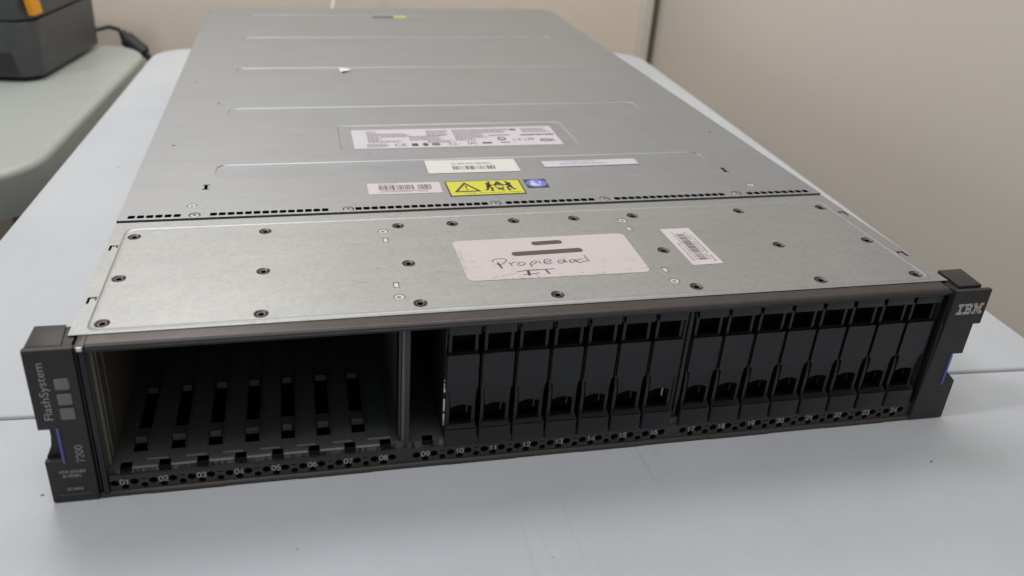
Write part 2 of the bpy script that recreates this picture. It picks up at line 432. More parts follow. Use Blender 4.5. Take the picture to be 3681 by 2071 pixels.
bridge(lid, rim, ZRIM, ridge, ZL); bridge(lid, ridge, ZL, rim2, ZP)
holes = [circ(x * mm, y * mm, 0.0034) for x, y in big] + [circ(x * mm, y * mm, 0.0028) for x, y in small] + \
        [rect((x - 1.5) * mm, (x + 1.5) * mm, (y - 2.6) * mm, (y + 2.6) * mm) for x, y in rects]
sheet = poly_mesh([rim2] + holes)
lid.add([(p[0], p[1], ZP) for p in sheet.v], sheet.f)
for x, y in big:                                  # pressed funnels
    bridge(lid, circ(x * mm, y * mm, 0.0034), ZP, circ(x * mm, y * mm, 0.0033), ZP - 0.0004)
# fold down at the sides
lid.box(-HW, -HW + 0.001, y0l, y1l, 0.02, ZRIM - 0.0002); lid.box(HW - 0.001, HW, y0l, y1l, 0.02, ZRIM - 0.0002)
front_cover = lid.build('front_cover', M['lid'], srv)
# black sheet added as the darkness seen through the punched openings
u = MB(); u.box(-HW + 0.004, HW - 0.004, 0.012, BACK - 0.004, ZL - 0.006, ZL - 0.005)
u.build('shade_sheet', M['void'], srv)
# screws seated in the funnels
sme = None
def screw_mesh(r, dark=0.45):
    b = MB(); b.lathe([(0.0035, 0.0001), (0.0030, -0.0003), (0.0024, -0.0009), (0.0022, -0.0004), (0.0015, -0.0004), (0.0014, -0.0016)], n=18)
    return b
def place(name, base, pts, z, parent):
    out = []
    for i, (x, y) in enumerate(pts):
        o = base if i == 0 else base.copy()
        if i: COL.objects.link(o)
        o.parent = parent; o.location = (x * mm, y * mm, z); o.rotation_euler = (0, 0, random.random() * 3)
        out.append(o)
    return out
s0 = screw_mesh(0.0025, 0.55).build('screw', M['screw'], front_cover, smooth=True)
s0.data.materials.append(M['void'])  # black paints the shade in the socket and groove
for p_ in s0.data.polygons[-19:]: p_.material_index = 1
for p_ in s0.data.polygons[36:54]: p_.material_index = 1
place('screw', s0, big, ZP, front_cover)
s1 = MB(); s1.lathe([(0.0024, -0.001), (0.0024, 0.0), (0.0012, -0.0001), (0.0010, -0.0014)], n=18)
s1 = s1.build('rivet', M['rivet'], front_cover, smooth=True)
place('rivet', s1, small, ZP - 0.0001, front_cover)
t1 = MB(); t1.box(-0.0011, 0.0011, -0.0021, 0.0021, -0.001, 0.0)
t1 = t1.build('tab', M['rivet'], front_cover)
for i, o in enumerate(place('tab', t1, rects, ZP - 0.00005, front_cover)): o.rotation_euler = (0, 0, 0)
# punched marks scribed beside the sticker
for (x, y, sy) in ((-90.6, 84.5, 1), (-90.6, 41.5, -1)):
    mk = MB(); mk.box((x - 1.5) * mm, (x + 5) * mm, (y - 0.2) * mm, (y + 0.2) * mm, ZP - 0.0002, ZP + 0.00006)
    mk.box((x - 1.9) * mm, (x - 1.5) * mm, (y - 4 * (sy > 0)) * mm, (y + 4 * (sy < 0)) * mm, ZP - 0.0002, ZP + 0.00006)
    mk.build('scribed_mark', M['greyink'], front_cover)

# --- rear cover
ZR = ZL + 0.0003
y0r, y1r = SEAM + 0.0011, BACK
ch = 0.009
outer = [(-HW, y0r), (HW, y0r), (HW, y1r - ch), (HW - ch * 0.5, y1r), (-HW + ch * 0.5, y1r), (-HW, y1r - ch)]
slot_x = []
def grp(a, b, n): return [a + (b - a) * i / (n - 1) for i in range(n)]
for a, b, n in ((-214.2, -188.9, 6), (-168.6, -104.1, 14), (-84.2, -6.4, 17), (9.1, 63.0, 12), (80.3, 152.3, 16), (172.5, 212.6, 9)): slot_x += grp(a, b, n)
slots = [rrect((x - 1.95) * mm, (x + 1.95) * mm, 0.1297, 0.1338, 0.0007, 2) for x in slot_x]
pads = []   # (x0,x1,y0,y1,r, front ramp)
for yb, yf in ((212.0, 186), (339.5, 312), (467.5, 441), (600.0, 572), (725.0, 702)):
    pads.append((-172.5, 172.5, yf, yb, 7, 16))
pads.append((-88.7, 89.5, 231, 289.5, 5, 6))
pads.append((-218.2, -212, 615, 756, 2.4, 4))
loops = [outer] + slots
cov = MB()
PD = 0.0004
for x0, x1, ya, yb, r, fr in pads:
    o1 = rrect(x0 * mm, x1 * mm, ya * mm, yb * mm, r * mm)
    i1 = rrect((x0 + 0.9) * mm, (x1 - 0.9) * mm, (ya + fr) * mm, (yb - 0.9) * mm, min(r * 0.85, (yb - 0.9 - ya - fr) * 0.45) * mm)
    loops.append(o1); bridge(cov, o1, ZR, i1, ZR - PD)
    if x0 == -88.7:
        pass
    sh = poly_mesh([i1]); cov.add([(p[0], p[1], ZR - PD) for p in sh.v], sh.f)
hourglass = lambda cx, cy: [((cx + a) * mm, (cy + b) * mm) for a, b in ((-2.2, -4), (2.2, -4), (2.2, -3), (1.0, -2.6), (1.0, 2.6), (2.2, 3), (2.2, 4), (-2.2, 4), (-2.2, 3), (-1.0, 2.6), (-1.0, -2.6), (-2.2, -3))]
loops.append(hourglass(-176.3, 173.6)); loops.append(hourglass(175.7, 173.9))
pin = [(-182.0, 145.1), (180.6, 145.6)]
loops += [circ(x * mm, y * mm, 0.0028) for x, y in pin]
dots = [(-204.9, 253.4), (204.3, 253.6), (-181.1, 353.0), (-205, 420)]
loops += [circ(x * mm, y * mm, 0.0011, 10) for x, y in dots]
cs = [(-179.2, 129.9), (-90.3, 129.9), (0.8, 129.9), (72.0, 130.4), (163.4, 130.9)]
loops += [circ(x * mm, (y + 1.7) * mm, 0.0034, 24) for x, y in cs]
sh = poly_mesh(loops); cov.add([(p[0], p[1], ZR) for p in sh.v], sh.f)
cov.box(-HW, -HW + 0.001, y0r, y1r - ch, 0.02, ZR - 0.0003); cov.box(HW - 0.001, HW, y0r, y1r - ch, 0.02, ZR - 0.0003)
for lp in [hourglass(-176.3, 173.6), hourglass(175.7, 173.9)]: bridge(cov, lp, ZR, lp, ZR - 0.0003)
cov.box(-HW, HW, y0r, y0r + 0.0009, 0.06, ZR - 0.0003)
rear_cover = cov.build('rear_cover', M['cover'], srv)
s2 = MB(); s2.lathe([(0.00285, -0.0008), (0.00285, 0.0), (0.0026, 0.00015), (0.0010, 0.0001), (0.0004, -0.0004)], n=24)
s2 = s2.build('cover_screw', M['lid'], rear_cover, smooth=True)
cs_o = place('cover_screw', s2, [(x, y + 1.7) for x, y in cs], ZR - 0.0001, rear_cover)
for i, (x, y) in enumerate(cs):                   # cross recess
    k = MB(); k.box(-0.0009, 0.0009, -0.0002, 0.0002, 0.00005, 0.00025); k.box(-0.0002, 0.0002, -0.0009, -0.00021, 0.00005, 0.00025); k.box(-0.0002, 0.0002, 0.00021, 0.0009, 0.00005, 0.00025)
    k.build('cross_recess', M['ink'], rear_cover).location = (x * mm, (y + 1.7) * mm, ZR)
s3 = s1.copy(); COL.objects.link(s3); place('rivet', s3, pin, ZR - 0.0001, rear_cover)
# crumpled bright dent and its crease
d = MB(); d.add([(-0.0775, 0.4665, ZR + 0.0001), (-0.0655, 0.4605, ZR + 0.0002), (-0.0690, 0.452, ZR + 0.0008), (-0.0745, 0.4475, ZR + 0.0014), (-0.0748, 0.458, ZR + 0.0012), (-0.076, 0.4485, ZR)],
            [(0, 4, 1), (4, 2, 1), (4, 3, 2), (0, 5, 4), (5, 3, 4)])
d.build('dent', M['dent'], rear_cover)
rl = MB(); rl.box(-0.0215, 0.0045, 0.7095, 0.7150, ZR - 0.0004, ZR + 0.0002); rl.build('rear_label', M['blk'], rear_cover)
rl = MB(); rl.box(0.0047, 0.0205, 0.7085, 0.7165, ZR - 0.0004, ZR + 0.0002); rl.build('rear_label', M['yellow'], rear_cover)

# --- stickers: everything in label frames (u along the text, v up), mapped by the four corners
def frame(corners, z):
    (ax, ay), (bx, by), (cx, cy), (dx, dy) = corners     # TL TR BR BL in mm
    def f(u, v, h=0.0):                                   # u 0..1 left-right, v 0..1 bottom-top
        x = (1 - v) * ((1 - u) * dx + u * cx) + v * ((1 - u) * ax + u * bx)
        y = (1 - v) * ((1 - u) * dy + u * cy) + v * ((1 - u) * ay + u * by)
        return (x * mm, y * mm, z + h)
    return f
H1 = 0.00004
def sticker(name, corners, z, material, parent, r=0.0):
    fr = frame(corners, z)
    w_ = math.dist(corners[3], corners[2]); h_ = math.dist(corners[0], corners[3])
    if r:
        lp = [(p[0] / w_, p[1] / h_) for p in rrect(0, w_, 0, h_, r)]
    else: lp = rect(0, 1, 0, 1)
    n = len(lp); b = MB()
    b.add([fr(u, v, 0.00002) for u, v in lp] + [fr(u, v, 0.00016) for u, v in lp], [tuple(range(n, 2 * n))] + [(i, (i + 1) % n, n + (i + 1) % n, n + i) for i in range(n)])
    o = b.build(name, material, parent); return o, fr
def put_text(mb, fr, txt, u0, u1, v0, v1, h=0.0002):
    t = text_mesh(txt); mb.add([fr(u0 + (u1 - u0) * p[0], v0 + (v1 - v0) * p[1], h) for p in t.v], t.f)
def put_rect(mb, fr, u0, u1, v0, v1, h=0.0002):
    mb.add([fr(u0, v0, h), fr(u1, v0, h), fr(u1, v1, h), fr(u0, v1, h)], [(0, 1, 2, 3)])
def put_poly(mb, fr, pts, h=0.0002):
    s_ = poly_mesh([pts]) ; mb.add([fr(p[0], p[1], h) for p in s_.v], s_.f)
def barcode(mb, fr, u0, u1, v0, v1, n, seed):
    rnd = random.Random(seed); ws = [rnd.choice((1, 1, 2, 3)) for _ in range(2 * n)]; tot = sum(ws); x = 0
    for i, w_ in enumerate(ws):
        if i % 2 == 0: put_rect(mb, fr, u0 + (u1 - u0) * x / tot, u0 + (u1 - u0) * (x + w_) / tot, v0, v1)
        x += w_
def micro(mb, fr, u0, u1, v0, v1, rows, seed, fill=0.75):
    rnd = random.Random(seed)
    for r_ in range(rows):
        va = v0 + (v1 - v0) * (r_ + 0.2) / rows; vb = v0 + (v1 - v0) * (r_ + 0.8) / rows
        x = u0; end = u1 - (u1 - u0) * rnd.random() * (1 - fill)
        while x < end:
            wd = (0.004 + 0.014 * rnd.random()); put_rect(mb, fr, x, min(x + wd, end), va, vb); x += wd + 0.003

# property sticker, hand lettered
o7, f7 = sticker('property_sticker', [(-36.2, 82.5), (65.0, 82.9), (63.3, 35.6), (-35.8, 36.2)], ZP, M['property'], srv, 3.5)
o7['label'] = 'white property sticker with two brown marker strokes and handwriting'
strokes = [[(209, 556), (208, 545), (207, 530)], [(-186, 555), (-185, 570), (-166, 585), (-135, 591), (-112, 584), (-109, 565), (-131, 537), (-155, 520)], [(-162, 548), (-158, 515), (-152, 480)], [(-169, 530), (-159, 521), (-156, 491)], [(-103, 542), (-96, 522), (-93, 497)], [(-96, 522), (-80, 537), (-61, 544)], [(-43, 537), (-59, 518), (-55, 504), (-32, 504), (-17, 519), (-24, 536), (-43, 537)], [(7, 516), (9, 494), (9, 475)], [(6, 508), (26, 536), (44, 544), (49, 531), (33, 513), (14, 504)], [(64, 542), (65, 523), (68, 509)], [(91, 521), (124, 531), (132, 548), (115, 557), (95, 542), (89, 515), (105, 502), (136, 516)], [(199, 534), (181, 538), (166, 521), (172, 503), (194, 512), (208, 535), (204, 511), (220, 517)], [(263, 538), (239, 532), (229, 516), (238, 502), (259, 519), (267, 535), (265, 510)], [(310, 536), (286, 535), (272, 517), (278, 500), (307, 508), (337, 516)], [(331, 580), (334, 545), (341, 506)], [(-86, 434), (-33, 442), (34, 447)], [(-39, 443), (32, 443), (125, 446)], [(-60, 398), (-18, 402), (31, 410)], [(-25, 441), (-28, 415), (-29, 387)], [(-19, 441), (-22, 415), (-24, 389)], [(75, 442), (77, 418), (82, 394)]]
def ribbon(mb, pts, wd, z):
    pts = [Vector((p[0] * 1e-4, p[1] * 1e-4)) for p in pts]
    if len(pts) > 2:                              # smooth the stroke
        q = [pts[0]]
        for i in range(len(pts) - 1):
            p0 = pts[max(i - 1, 0)]; p1 = pts[i]; p2 = pts[i + 1]; p3 = pts[min(i + 2, len(pts) - 1)]
            for k in (0.25, 0.5, 0.75, 1.0):
                q.append(0.5 * ((2 * p1) + (p2 - p0) * k + (2 * p0 - 5 * p1 + 4 * p2 - p3) * k * k + (3 * p1 - p0 - 3 * p2 + p3) * k ** 3))
        pts = q
    vs = []; n = len(pts)
    for i, p in enumerate(pts):
        t = (pts[min(i + 1, n - 1)] - pts[max(i - 1, 0)]).normalized(); s = Vector((-t.y, t.x)) * wd / 2
        vs += [(p.x + s.x, p.y + s.y, z), (p.x - s.x, p.y - s.y, z)]
    mb.add(vs, [(2 * i, 2 * i + 1, 2 * i + 3, 2 * i + 2) for i in range(n - 1)])
pen = MB(); penp = MB(); zz = ZP + 0.0002
for i, s_ in enumerate(strokes):
    if i in (2, 3, 18, 19, 20): ribbon(penp, s_, 0.0010, zz + 0.00002 + i * 0.000002)
    else: ribbon(pen, s_, 0.00055, zz + i * 0.000002)
pen.build('handwriting', M['pen'], o7); penp.build('handwriting', M['penp'], o7)
mk = MB()
for (xa, ya, xb, yb, th) in ((8.0, 74.9, 26.0, 75.7, 4.6), (-6.2, 63.4, 34.6, 64.6, 4.9)):
    L_ = math.hypot(xb - xa, yb - ya); lp = rrect(0, L_, -th / 2, th / 2, th * 0.46)
    sh = poly_mesh([lp]); a = math.atan2(yb - ya, xb - xa)
    mk.add([((xa + p[0] * math.cos(a) - p[1] * math.sin(a)) * mm, (ya + p[0] * math.sin(a) + p[1] * math.cos(a)) * mm, ZP + 0.00024) for p in sh.v], sh.f)
mk.build('marker_stroke', M['marker'], o7)
sg = MB(); rnd = random.Random(3)
for k in range(46):                               # torn, inky bottom and left edges
    if k < 30: x = -30 + rnd.random() * 75; y = 36.3 + rnd.random() ** 2 * 3.2
    else: x = -35.4 + rnd.random() * 1.6; y = 44 + rnd.random() * 28
    sg.add([((x + math.cos(a) * (0.25 + rnd.random() * 0.5) * 1.8) * mm, (y + math.sin(a) * (0.12 + rnd.random() * 0.3)) * mm, ZP + 0.00020 + k * 1e-7) for a in (0, 1.3, 2.6, 3.9, 5.2)], [(0, 1, 2, 3, 4)])
sg.build('ink_smudge', M['smudge'], o7)

# rotated part sticker
o8, f8 = sticker('part_sticker', [(107.6, 85.6), (107.5, 40.5), (89.4, 40.3), (89.4, 85.6)], ZP, M['label'], srv)
o8['label'] = 'white part number sticker turned sideways with a barcode'
b = MB(); barcode(b, f8, 0.16, 0.88, 0.36, 0.64, 44, 5)
put_text(b, f8, 'FRU P/N 02YL003', 0.42, 0.90, 0.13, 0.20); put_text(b, f8, '11S P/N 01LJ204 YM10BG1C300X', 0.10, 0.88, 0.25, 0.32)
put_text(b, f8, 'EC P3300X   MADE IN CHN   2021-01', 0.12, 0.88, 0.68, 0.75); put_text(b, f8, 'CLS PN R00ANF7008-01    REV 08', 0.2, 0.92, 0.80, 0.87)
b.build('print', M['ink'], o8)

# machine part sticker
ZS = ZR
o4, f4 = sticker('machine_sticker', [(-75.9, 169.9), (-28.9, 168.9), (-29.2, 151.3), (-76.1, 151.9)], ZS, M['label'], srv)
b = MB(); put_text(b, f4, 'MACHINE PART', 0.15, 0.42, 0.86, 0.93); barcode(b, f4, 0.15, 0.37, 0.36, 0.80, 14, 1); barcode(b, f4, 0.39, 0.64, 0.36, 0.80, 16, 2); barcode(b, f4, 0.68, 0.88, 0.36, 0.80, 13, 3)
put_text(b, f4, 'CLS PN 9332273000-01      REV:24', 0.15, 0.80, 0.14, 0.22); micro(b, f4, 0.18, 0.88, 0.25, 0.31, 1, 4)
b.build('print', M['ink'], o4)
# serial sticker
o2, f2 = sticker('serial_sticker', [(-32.9, 208.3), (30.8, 207.0), (30.3, 183.5), (-33.3, 184.0)], ZR + 0.0001, M['cream'], srv)
o2['label'] = 'cream serial number sticker with a short barcode'
b = MB(); put_text(b, f2, '(S) IBM S/N 78E3BKL', 0.28, 0.73, 0.59, 0.75); barcode(b, f2, 0.28, 0.75, 0.22, 0.50, 26, 9); b.build('print', M['ink'], o2)
# asset sticker
o3, f3 = sticker('asset_sticker', [(49.0, 200.3), (118.8, 200.6), (118.3, 189.9), (49.1, 189.2)], ZR + 0.0001, M['lilac'], srv)
b = MB(); put_text(b, f3, '1S2076824 78E3BKL', 0.24, 0.58, 0.66, 0.88); barcode(b, f3, 0.18, 0.68, 0.28, 0.58, 34, 11); b.build('print', M['greyink'], o3)
# regulatory sticker
o1, f1 = sticker('regulatory_sticker', [(-78.7, 278.2), (78.2, 278.6), (77.3, 235.9), (-78.7, 236.6)], ZR - PD + 0.00005, M['lilac'], srv)
o1['label'] = 'long lilac white regulatory sticker full of fine print'
b = MB(); k = MB()
put_text(k, f1, 'IBM', 0.07, 0.115, 0.84, 0.91)
for i, (u0, u1, v0, v1, rows) in enumerate([(0.07, 0.135, 0.40, 0.82, 9), (0.135, 0.28, 0.55, 0.78, 5), (0.07, 0.26, 0.28, 0.40, 2), (0.06, 0.17, 0.06, 0.24, 4), (0.27, 0.45, 0.36, 0.62, 5), (0.36, 0.47, 0.60, 0.90, 5), (0.35, 0.48, 0.22, 0.36, 3),
        (0.49, 0.80, 0.68, 0.92, 6), (0.49, 0.66, 0.42, 0.68, 6), (0.66, 0.78, 0.50, 0.60, 2), (0.49, 0.60, 0.30, 0.42, 3), (0.84, 0.99, 0.66, 0.92, 5), (0.90, 0.98, 0.18, 0.30, 2), (0.84, 0.88, 0.24, 0.38, 3)]):
    micro(b, f1, u0, u1, v0, v1, rows, 20 + i)
for i, (u0, u1, v0, v1) in enumerate([(0.19, 0.245, 0.08, 0.22)]): put_text(k, f1, 'CE', u0, u1, v0, v1)
put_text(k, f1, 'EAC', 0.54, 0.585, 0.10, 0.26); put_text(k, f1, 'UK CA', 0.445, 0.485, 0.08, 0.24); put_rect(k, f1, 0.27, 0.30, 0.08, 0.22); put_rect(k, f1, 0.61, 0.655, 0.12, 0.2)
def ring(mb, fr, cu, cv, ru, rv, t=0.25, n=20):
    vs = [fr(cu + s * ru * math.cos(2 * math.pi * i / n), cv + s * rv * math.sin(2 * math.pi * i / n), 0.0002) for i in range(n) for s in (1, 1 - t)]
    mb.add(vs, [(2 * i, 2 * i + 1, (2 * i + 3) % (2 * n), (2 * i + 2) % (2 * n)) for i in range(n)])
ring(k, f1, 0.335, 0.15, 0.014, 0.08, 0.9); ring(k, f1, 0.385, 0.15, 0.021, 0.08, 0.35); put_rect(k, f1, 0.375, 0.395, 0.12, 0.18)
ring(k, f1, 0.715, 0.36, 0.022, 0.10, 0.3); put_text(k, f1, 'UL', 0.705, 0.726, 0.30, 0.42); put_rect(k, f1, 0.70, 0.745, 0.14, 0.18); ring(k, f1, 0.80, 0.84, 0.016, 0.06, 0.6)
put_text(k, f1, '( X )', 0.77, 0.83, 0.2, 0.36); micro(k, f1, 0.82, 0.99, 0.48, 0.60, 1, 50, 1.0); ring(b, f1, 0.93, 0.24, 0.03, 0.08, 0.3)
b = b.build('fine_print', M['fine'], o1); b['kind'] = 'stuff'; k = k.build('approval_marks', M['ink'], o1); k['kind'] = 'stuff'
# warning sticker
o5, f5 = sticker('warning_sticker', [(-25.4, 168.9), (24.8, 168.6), (24.1, 144.8), (-25.4, 144.4)], ZR + 0.0001, M['blk'], srv)
o5['label'] = 'yellow lifting hazard sticker with black triangle and three lifting figures'
b = MB(); put_rect(b, f5, 0.018, 0.982, 0.035, 0.965, 0.00018); b.build('yellow_field', M['yellow'], o5)
b = MB(); hh = 0.00023
tri = [(0.07, 0.24), (0.43, 0.24), (0.25, 0.90)]; tri2 = [(0.125, 0.31), (0.375, 0.31), (0.25, 0.76)]
s_ = poly_mesh([tri, tri2]); b.add([f5(p[0], p[1], hh) for p in s_.v], s_.f)
put_poly(b, f5, [(0.236, 0.66), (0.266, 0.66), (0.256, 0.46), (0.246, 0.46)], hh); put_poly(b, f5, [(0.25 + 0.014 * math.cos(a), 0.38 + 0.03 * math.sin(a)) for a in [k_ * math.pi / 4 for k_ in range(8)]], hh)
def blob(mb, cu, cv, ru, rv): put_poly(mb, f5, [(cu + ru * math.cos(k_ * math.pi / 5), cv + rv * math.sin(k_ * math.pi / 5)) for k_ in range(10)], hh)
def limb(mb, pts, wu):
    vs = []; n = len(pts)
    for i, p in enumerate(pts):
        q = pts[min(i + 1, n - 1)]; r_ = pts[max(i - 1, 0)]; tx, ty = (q[0] - r_[0]) * 50, (q[1] - r_[1]) * 24; l_ = math.hypot(tx, ty) or 1
        nx, ny = -ty / l_ * wu / 50, tx / l_ * wu / 24
        vs += [f5(p[0] + nx, p[1] + ny, hh + 0.000004), f5(p[0] - nx, p[1] - ny, hh + 0.000004)]
    mb.add(vs, [(2 * i, 2 * i + 1, 2 * i + 3, 2 * i + 2) for i in range(n - 1)])
for s_, cx in ((1, 0.56), (-1, 0.82)):
    blob(b, cx + 0.015 * s_, 0.85, 0.022, 0.055)
    limb(b, [(cx - 0.015 * s_, 0.80), (cx + 0.0 * s_, 0.66), (cx - 0.02 * s_, 0.52)], 1.5)
    limb(b, [(cx - 0.01 * s_, 0.74), (cx + 0.03 * s_, 0.62), (cx + 0.075 * s_, 0.66)], 0.8)
    limb(b, [(cx - 0.025 * s_, 0.56), (cx + 0.03 * s_, 0.46), (cx + 0.01 * s_, 0.27), (cx + 0.035 * s_, 0.25)], 0.9)
    limb(b, [(cx - 0.02 * s_, 0.55), (cx - 0.035 * s_, 0.38), (cx - 0.07 * s_, 0.30)], 0.9)
blob(b, 0.69, 0.84, 0.024, 0.06); limb(b, [(0.69, 0.80), (0.69, 0.66)], 2.0); limb(b, [(0.665, 0.74), (0.635, 0.64)], 0.7); limb(b, [(0.715, 0.74), (0.745, 0.64)], 0.7)
s_ = poly_mesh([rect(0.635, 0.745, 0.42, 0.64), rect(0.647, 0.733, 0.46, 0.60)]); b.add([f5(p[0], p[1], hh + 0.00001) for p in s_.v], s_.f)
limb(b, [(0.675, 0.42), (0.672, 0.30)], 0.8); limb(b, [(0.71, 0.42), (0.715, 0.30), (0.74, 0.29)], 0.9)
put_text(b, f5, '(C\u226518)   33.6 - 46.3 kg (74 - 102 lbs)', 0.20, 0.94, 0.085, 0.17, hh)
b.build('warning_print', M['blk'], o5)
# manual sticker
o6, f6 = sticker('manual_sticker', [(27.6, 168.0), (42.6, 168.2), (42.1, 153.8), (27.6, 153.8)], ZR + 0.0001, M['blk'], srv)
o6['label'] = 'small black sticker with a blue disc showing a reader'
b = MB(); put_poly(b, f6, [(0.5 + 0.47 * math.cos(a), 0.5 + 0.45 * math.sin(a)) for a in [k_ * math.pi / 14 for k_ in range(28)]], 0.00018); b.build('blue_disc', M['bluelab'], o6)
b = MB(); put_poly(b, f6, [(0.36 + 0.09 * math.cos(a), 0.70 + 0.10 * math.sin(a)) for a in [k_ * math.pi / 6 for k_ in range(12)]], 0.00023)
put_poly(b, f6, [(0.22, 0.22), (0.50, 0.16), (0.72, 0.36), (0.70, 0.42), (0.52, 0.32), (0.46, 0.56), (0.30, 0.62), (0.20, 0.50)], 0.00023); put_poly(b, f6, [(0.55, 0.52), (0.68, 0.46), (0.76, 0.60), (0.64, 0.66)], 0.00023)
b.build('reader_print', M['lilac'], o6)

# --- painted front lip over the bays
pts = [(0.0083, 0.0838), (0.0083, 0.0846)]
for k in range(9):
    a = R(90 + 11 * k); pts.append((0.0019 + 0.0029 * math.cos(a), 0.0817 + 0.0029 * math.sin(a)))
pts = pts[:-2] + [(0.0004, 0.0829), (0.006, 0.0831)]
top = MB(); top.prof(pts, -0.2130, 0.2165)
top_lip = top.build('top_lip', M['bezel'], srv, smooth=True)
c = MB(); c.box(-0.2130, 0.2165, -0.0012, 0.0012, 0.0816, 0.0830); c.build('lip_shade_strip', M['black'], srv, bevel=0.0004)  # black strip added as the dark reflection on the lip front
c = MB(); c.prof([(0.0085, 0.0838), (0.0085, 0.0847), (0.0000, 0.0846), (-0.0012, 0.0838), (-0.0010, 0.0815), (0.0, 0.0815)], -0.2172, -0.2133); c.build('lip_clip', M['bezel'], srv, bevel=0.0003)
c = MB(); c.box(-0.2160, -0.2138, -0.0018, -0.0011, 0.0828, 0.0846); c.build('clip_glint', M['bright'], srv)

# --- cage behind the bays
NUMX = [-0.2062 + i * 0.0176 + 0.00366 * ((i >= 8) + (i >= 16)) for i in range(24)]
FZ = 0.0142; BY = 0.165
fl_loops = [rect(-0.2128, 0.2165, 0.0012, BY)]
cut = []
for i in range(24):
    x = NUMX[i] + 0.0010
    fl_loops.append(rect(x - 0.0026, x + 0.0028, 0.0002 if False else 0.0016, 0.0052))
    if i < 7:
        xa = NUMX[i] + 0.0062
        fl_loops.append(rect(xa - 0.0034, xa + 0.0034, 0.0125, 0.0185)); cut.append((xa, 0.0185))
        fl_loops.append(rect(xa - 0.0034, xa + 0.0034, 0.0300, 0.0590)); cut.append((xa, 0.0590))
fs = poly_mesh(fl_loops)
cage = MB(); cage.add([(p[0], p[1], FZ) for p in fs.v], fs.f)
cage.box(-0.2150, -0.2132, 0.0005, BY, 0.0105, 0.0826); cage.box(0.2168, 0.2188, 0.0005, BY, 0.0105, 0.0826)
cage.box(-0.2130, 0.2165, BY, BY + 0.002, 0.003, 0.0800)
cage.box(-0.2130, 0.2165, 0.013, BY, 0.0826, 0.0832)
drive_cage = cage.build('drive_cage', M['cage'], srv)
b = MB(); b.box(-0.2128, 0.2165, 0.004, BY, 0.0035, 0.0045); b.build('under_floor_shade', M['void'], srv)  # black sheet added as the darkness below the floor cut-outs
# bent-up bright lips behind the floor cut-outs, guide ribs
for i in range(7):
    xa = NUMX[i] + 0.0062
    b = MB(); b.prof([(0.0056, FZ + 0.0001), (0.0062, FZ + 0.0007), (0.110, FZ + 0.0012), (0.110, FZ)], xa + 0.0040, xa + 0.0040 + 0.0096 if i < 6 else xa + 0.0036 + 0.012)
    b.build('floor_rail', M['cage'], drive_cage)
for xa, yb in cut:
    b = MB(); b.prof([(yb, FZ), (yb + 0.0008, FZ + 0.0002), (yb + 0.0010, FZ + 0.0034), (yb + 0.0002, FZ + 0.0036)], xa - 0.0034 + random.random() * 0.0012, xa + 0.0016 + random.random() * 0.0016)
    b.build('floor_lip', M['floorlip'], drive_cage)
for i in range(7):
    xa = NUMX[i] + 0.0097
    b = MB(); b.box(xa + 0.0000, xa + 0.0003, 0.0125, 0.085, FZ, FZ + 0.0024); b.build('guide_rib', M['floorlip'], drive_cage)
# upper guides on the roof, connector row on the midplane at the back
for i in range(8):
    b = MB(); b.box(NUMX[i] - 0.0035, NUMX[i] + 0.0035, BY - 0.008, BY, 0.030, 0.062); b.build('drive_connector', M['black'], drive_cage)
# worn front ledge: from the grille top back up to the floor
def worn():
    m = mat('worn_ledge', (0.08, 0.08, 0.085), 0.45, 0.5)
    v = noise(m, coords(m, (420, 60, 60)), 1.0, 5, 0.7)
    c = mix(m, (0.025, 0.024, 0.025), (0.20, 0.19, 0.20), ramp(m, v, [(0.42, g3(0)), (0.68, g3(1))]))
    L(m, c, P(m)['Base Color']); return m
M['worn'] = worn(); M['edge'] = mat('pale_floor_edge', (0.34, 0.34, 0.35), 0.45, 0.4)  # floor edge strip is paler than the cage steel
b = MB(); b.prof([(0.0003, 0.0106), (0.0006, 0.0113), (0.0012, FZ - 0.0001), (0.0011, 0.0108)], -0.2128, 0.2165); b.build('front_ledge', M['worn'], drive_cage)
b = MB(); 
for i in range(1, 8): b.box(NUMX[i - 1] + 0.0042, NUMX[i] - 0.0020, 0.0008, 0.0019, FZ - 0.0002, FZ + 0.0002)
b.build('floor_edge', M['edge'], drive_cage)['kind'] = 'stuff'
for i in range(9):
    x = NUMX[i] + 0.001; b = MB(); b.box(x - 0.0026, x + 0.0028, -0.00005, 0.0016, 0.0125, FZ + 0.00012); b.build('notch_shade', M['void'], drive_cage)  # black box paints the shade inside each square notch
b = MB(); b.box(-0.2128, -0.0765, -0.0003, 0.0006, 0.01115, 0.0115); b.build('ledge_edge', M['lip'], drive_cage)
# dividers
def divider(x, y0=0.002, m1='cage', m2='divider'):
    b = MB(); b.box(x - 0.0016, x + 0.0016, y0, 0.10, 0.0118, 0.0822)
    b.build('divider', M[m1], drive_cage, bevel=0.0003)
    b = MB(); b.box(x + 0.0002, x + 0.0022, y0 - 0.0012, y0 - 0.00005, 0.0113, 0.0822); b.box(x - 0.0030, x - 0.0018, y0 + 0.001, y0 + 0.010, 0.0130, 0.0822)
    b.build('divider_flange', M[m2], drive_cage, bevel=0.0002)
M['liner'] = mat('brown_grey_liner', (0.13, 0.12, 0.095), 0.42, 0.5)
M['divider'] = mat('divider_steel', (0.075, 0.07, 0.068), 0.30, 0.85)
M['divider2'] = mat('black_divider', (0.014, 0.014, 0.015), 0.35)
divider((NUMX[7] + NUMX[8]) / 2); divider((NUMX[15] + NUMX[16]) / 2 - 0.0006, 0.0035, 'divider2', 'divider2')
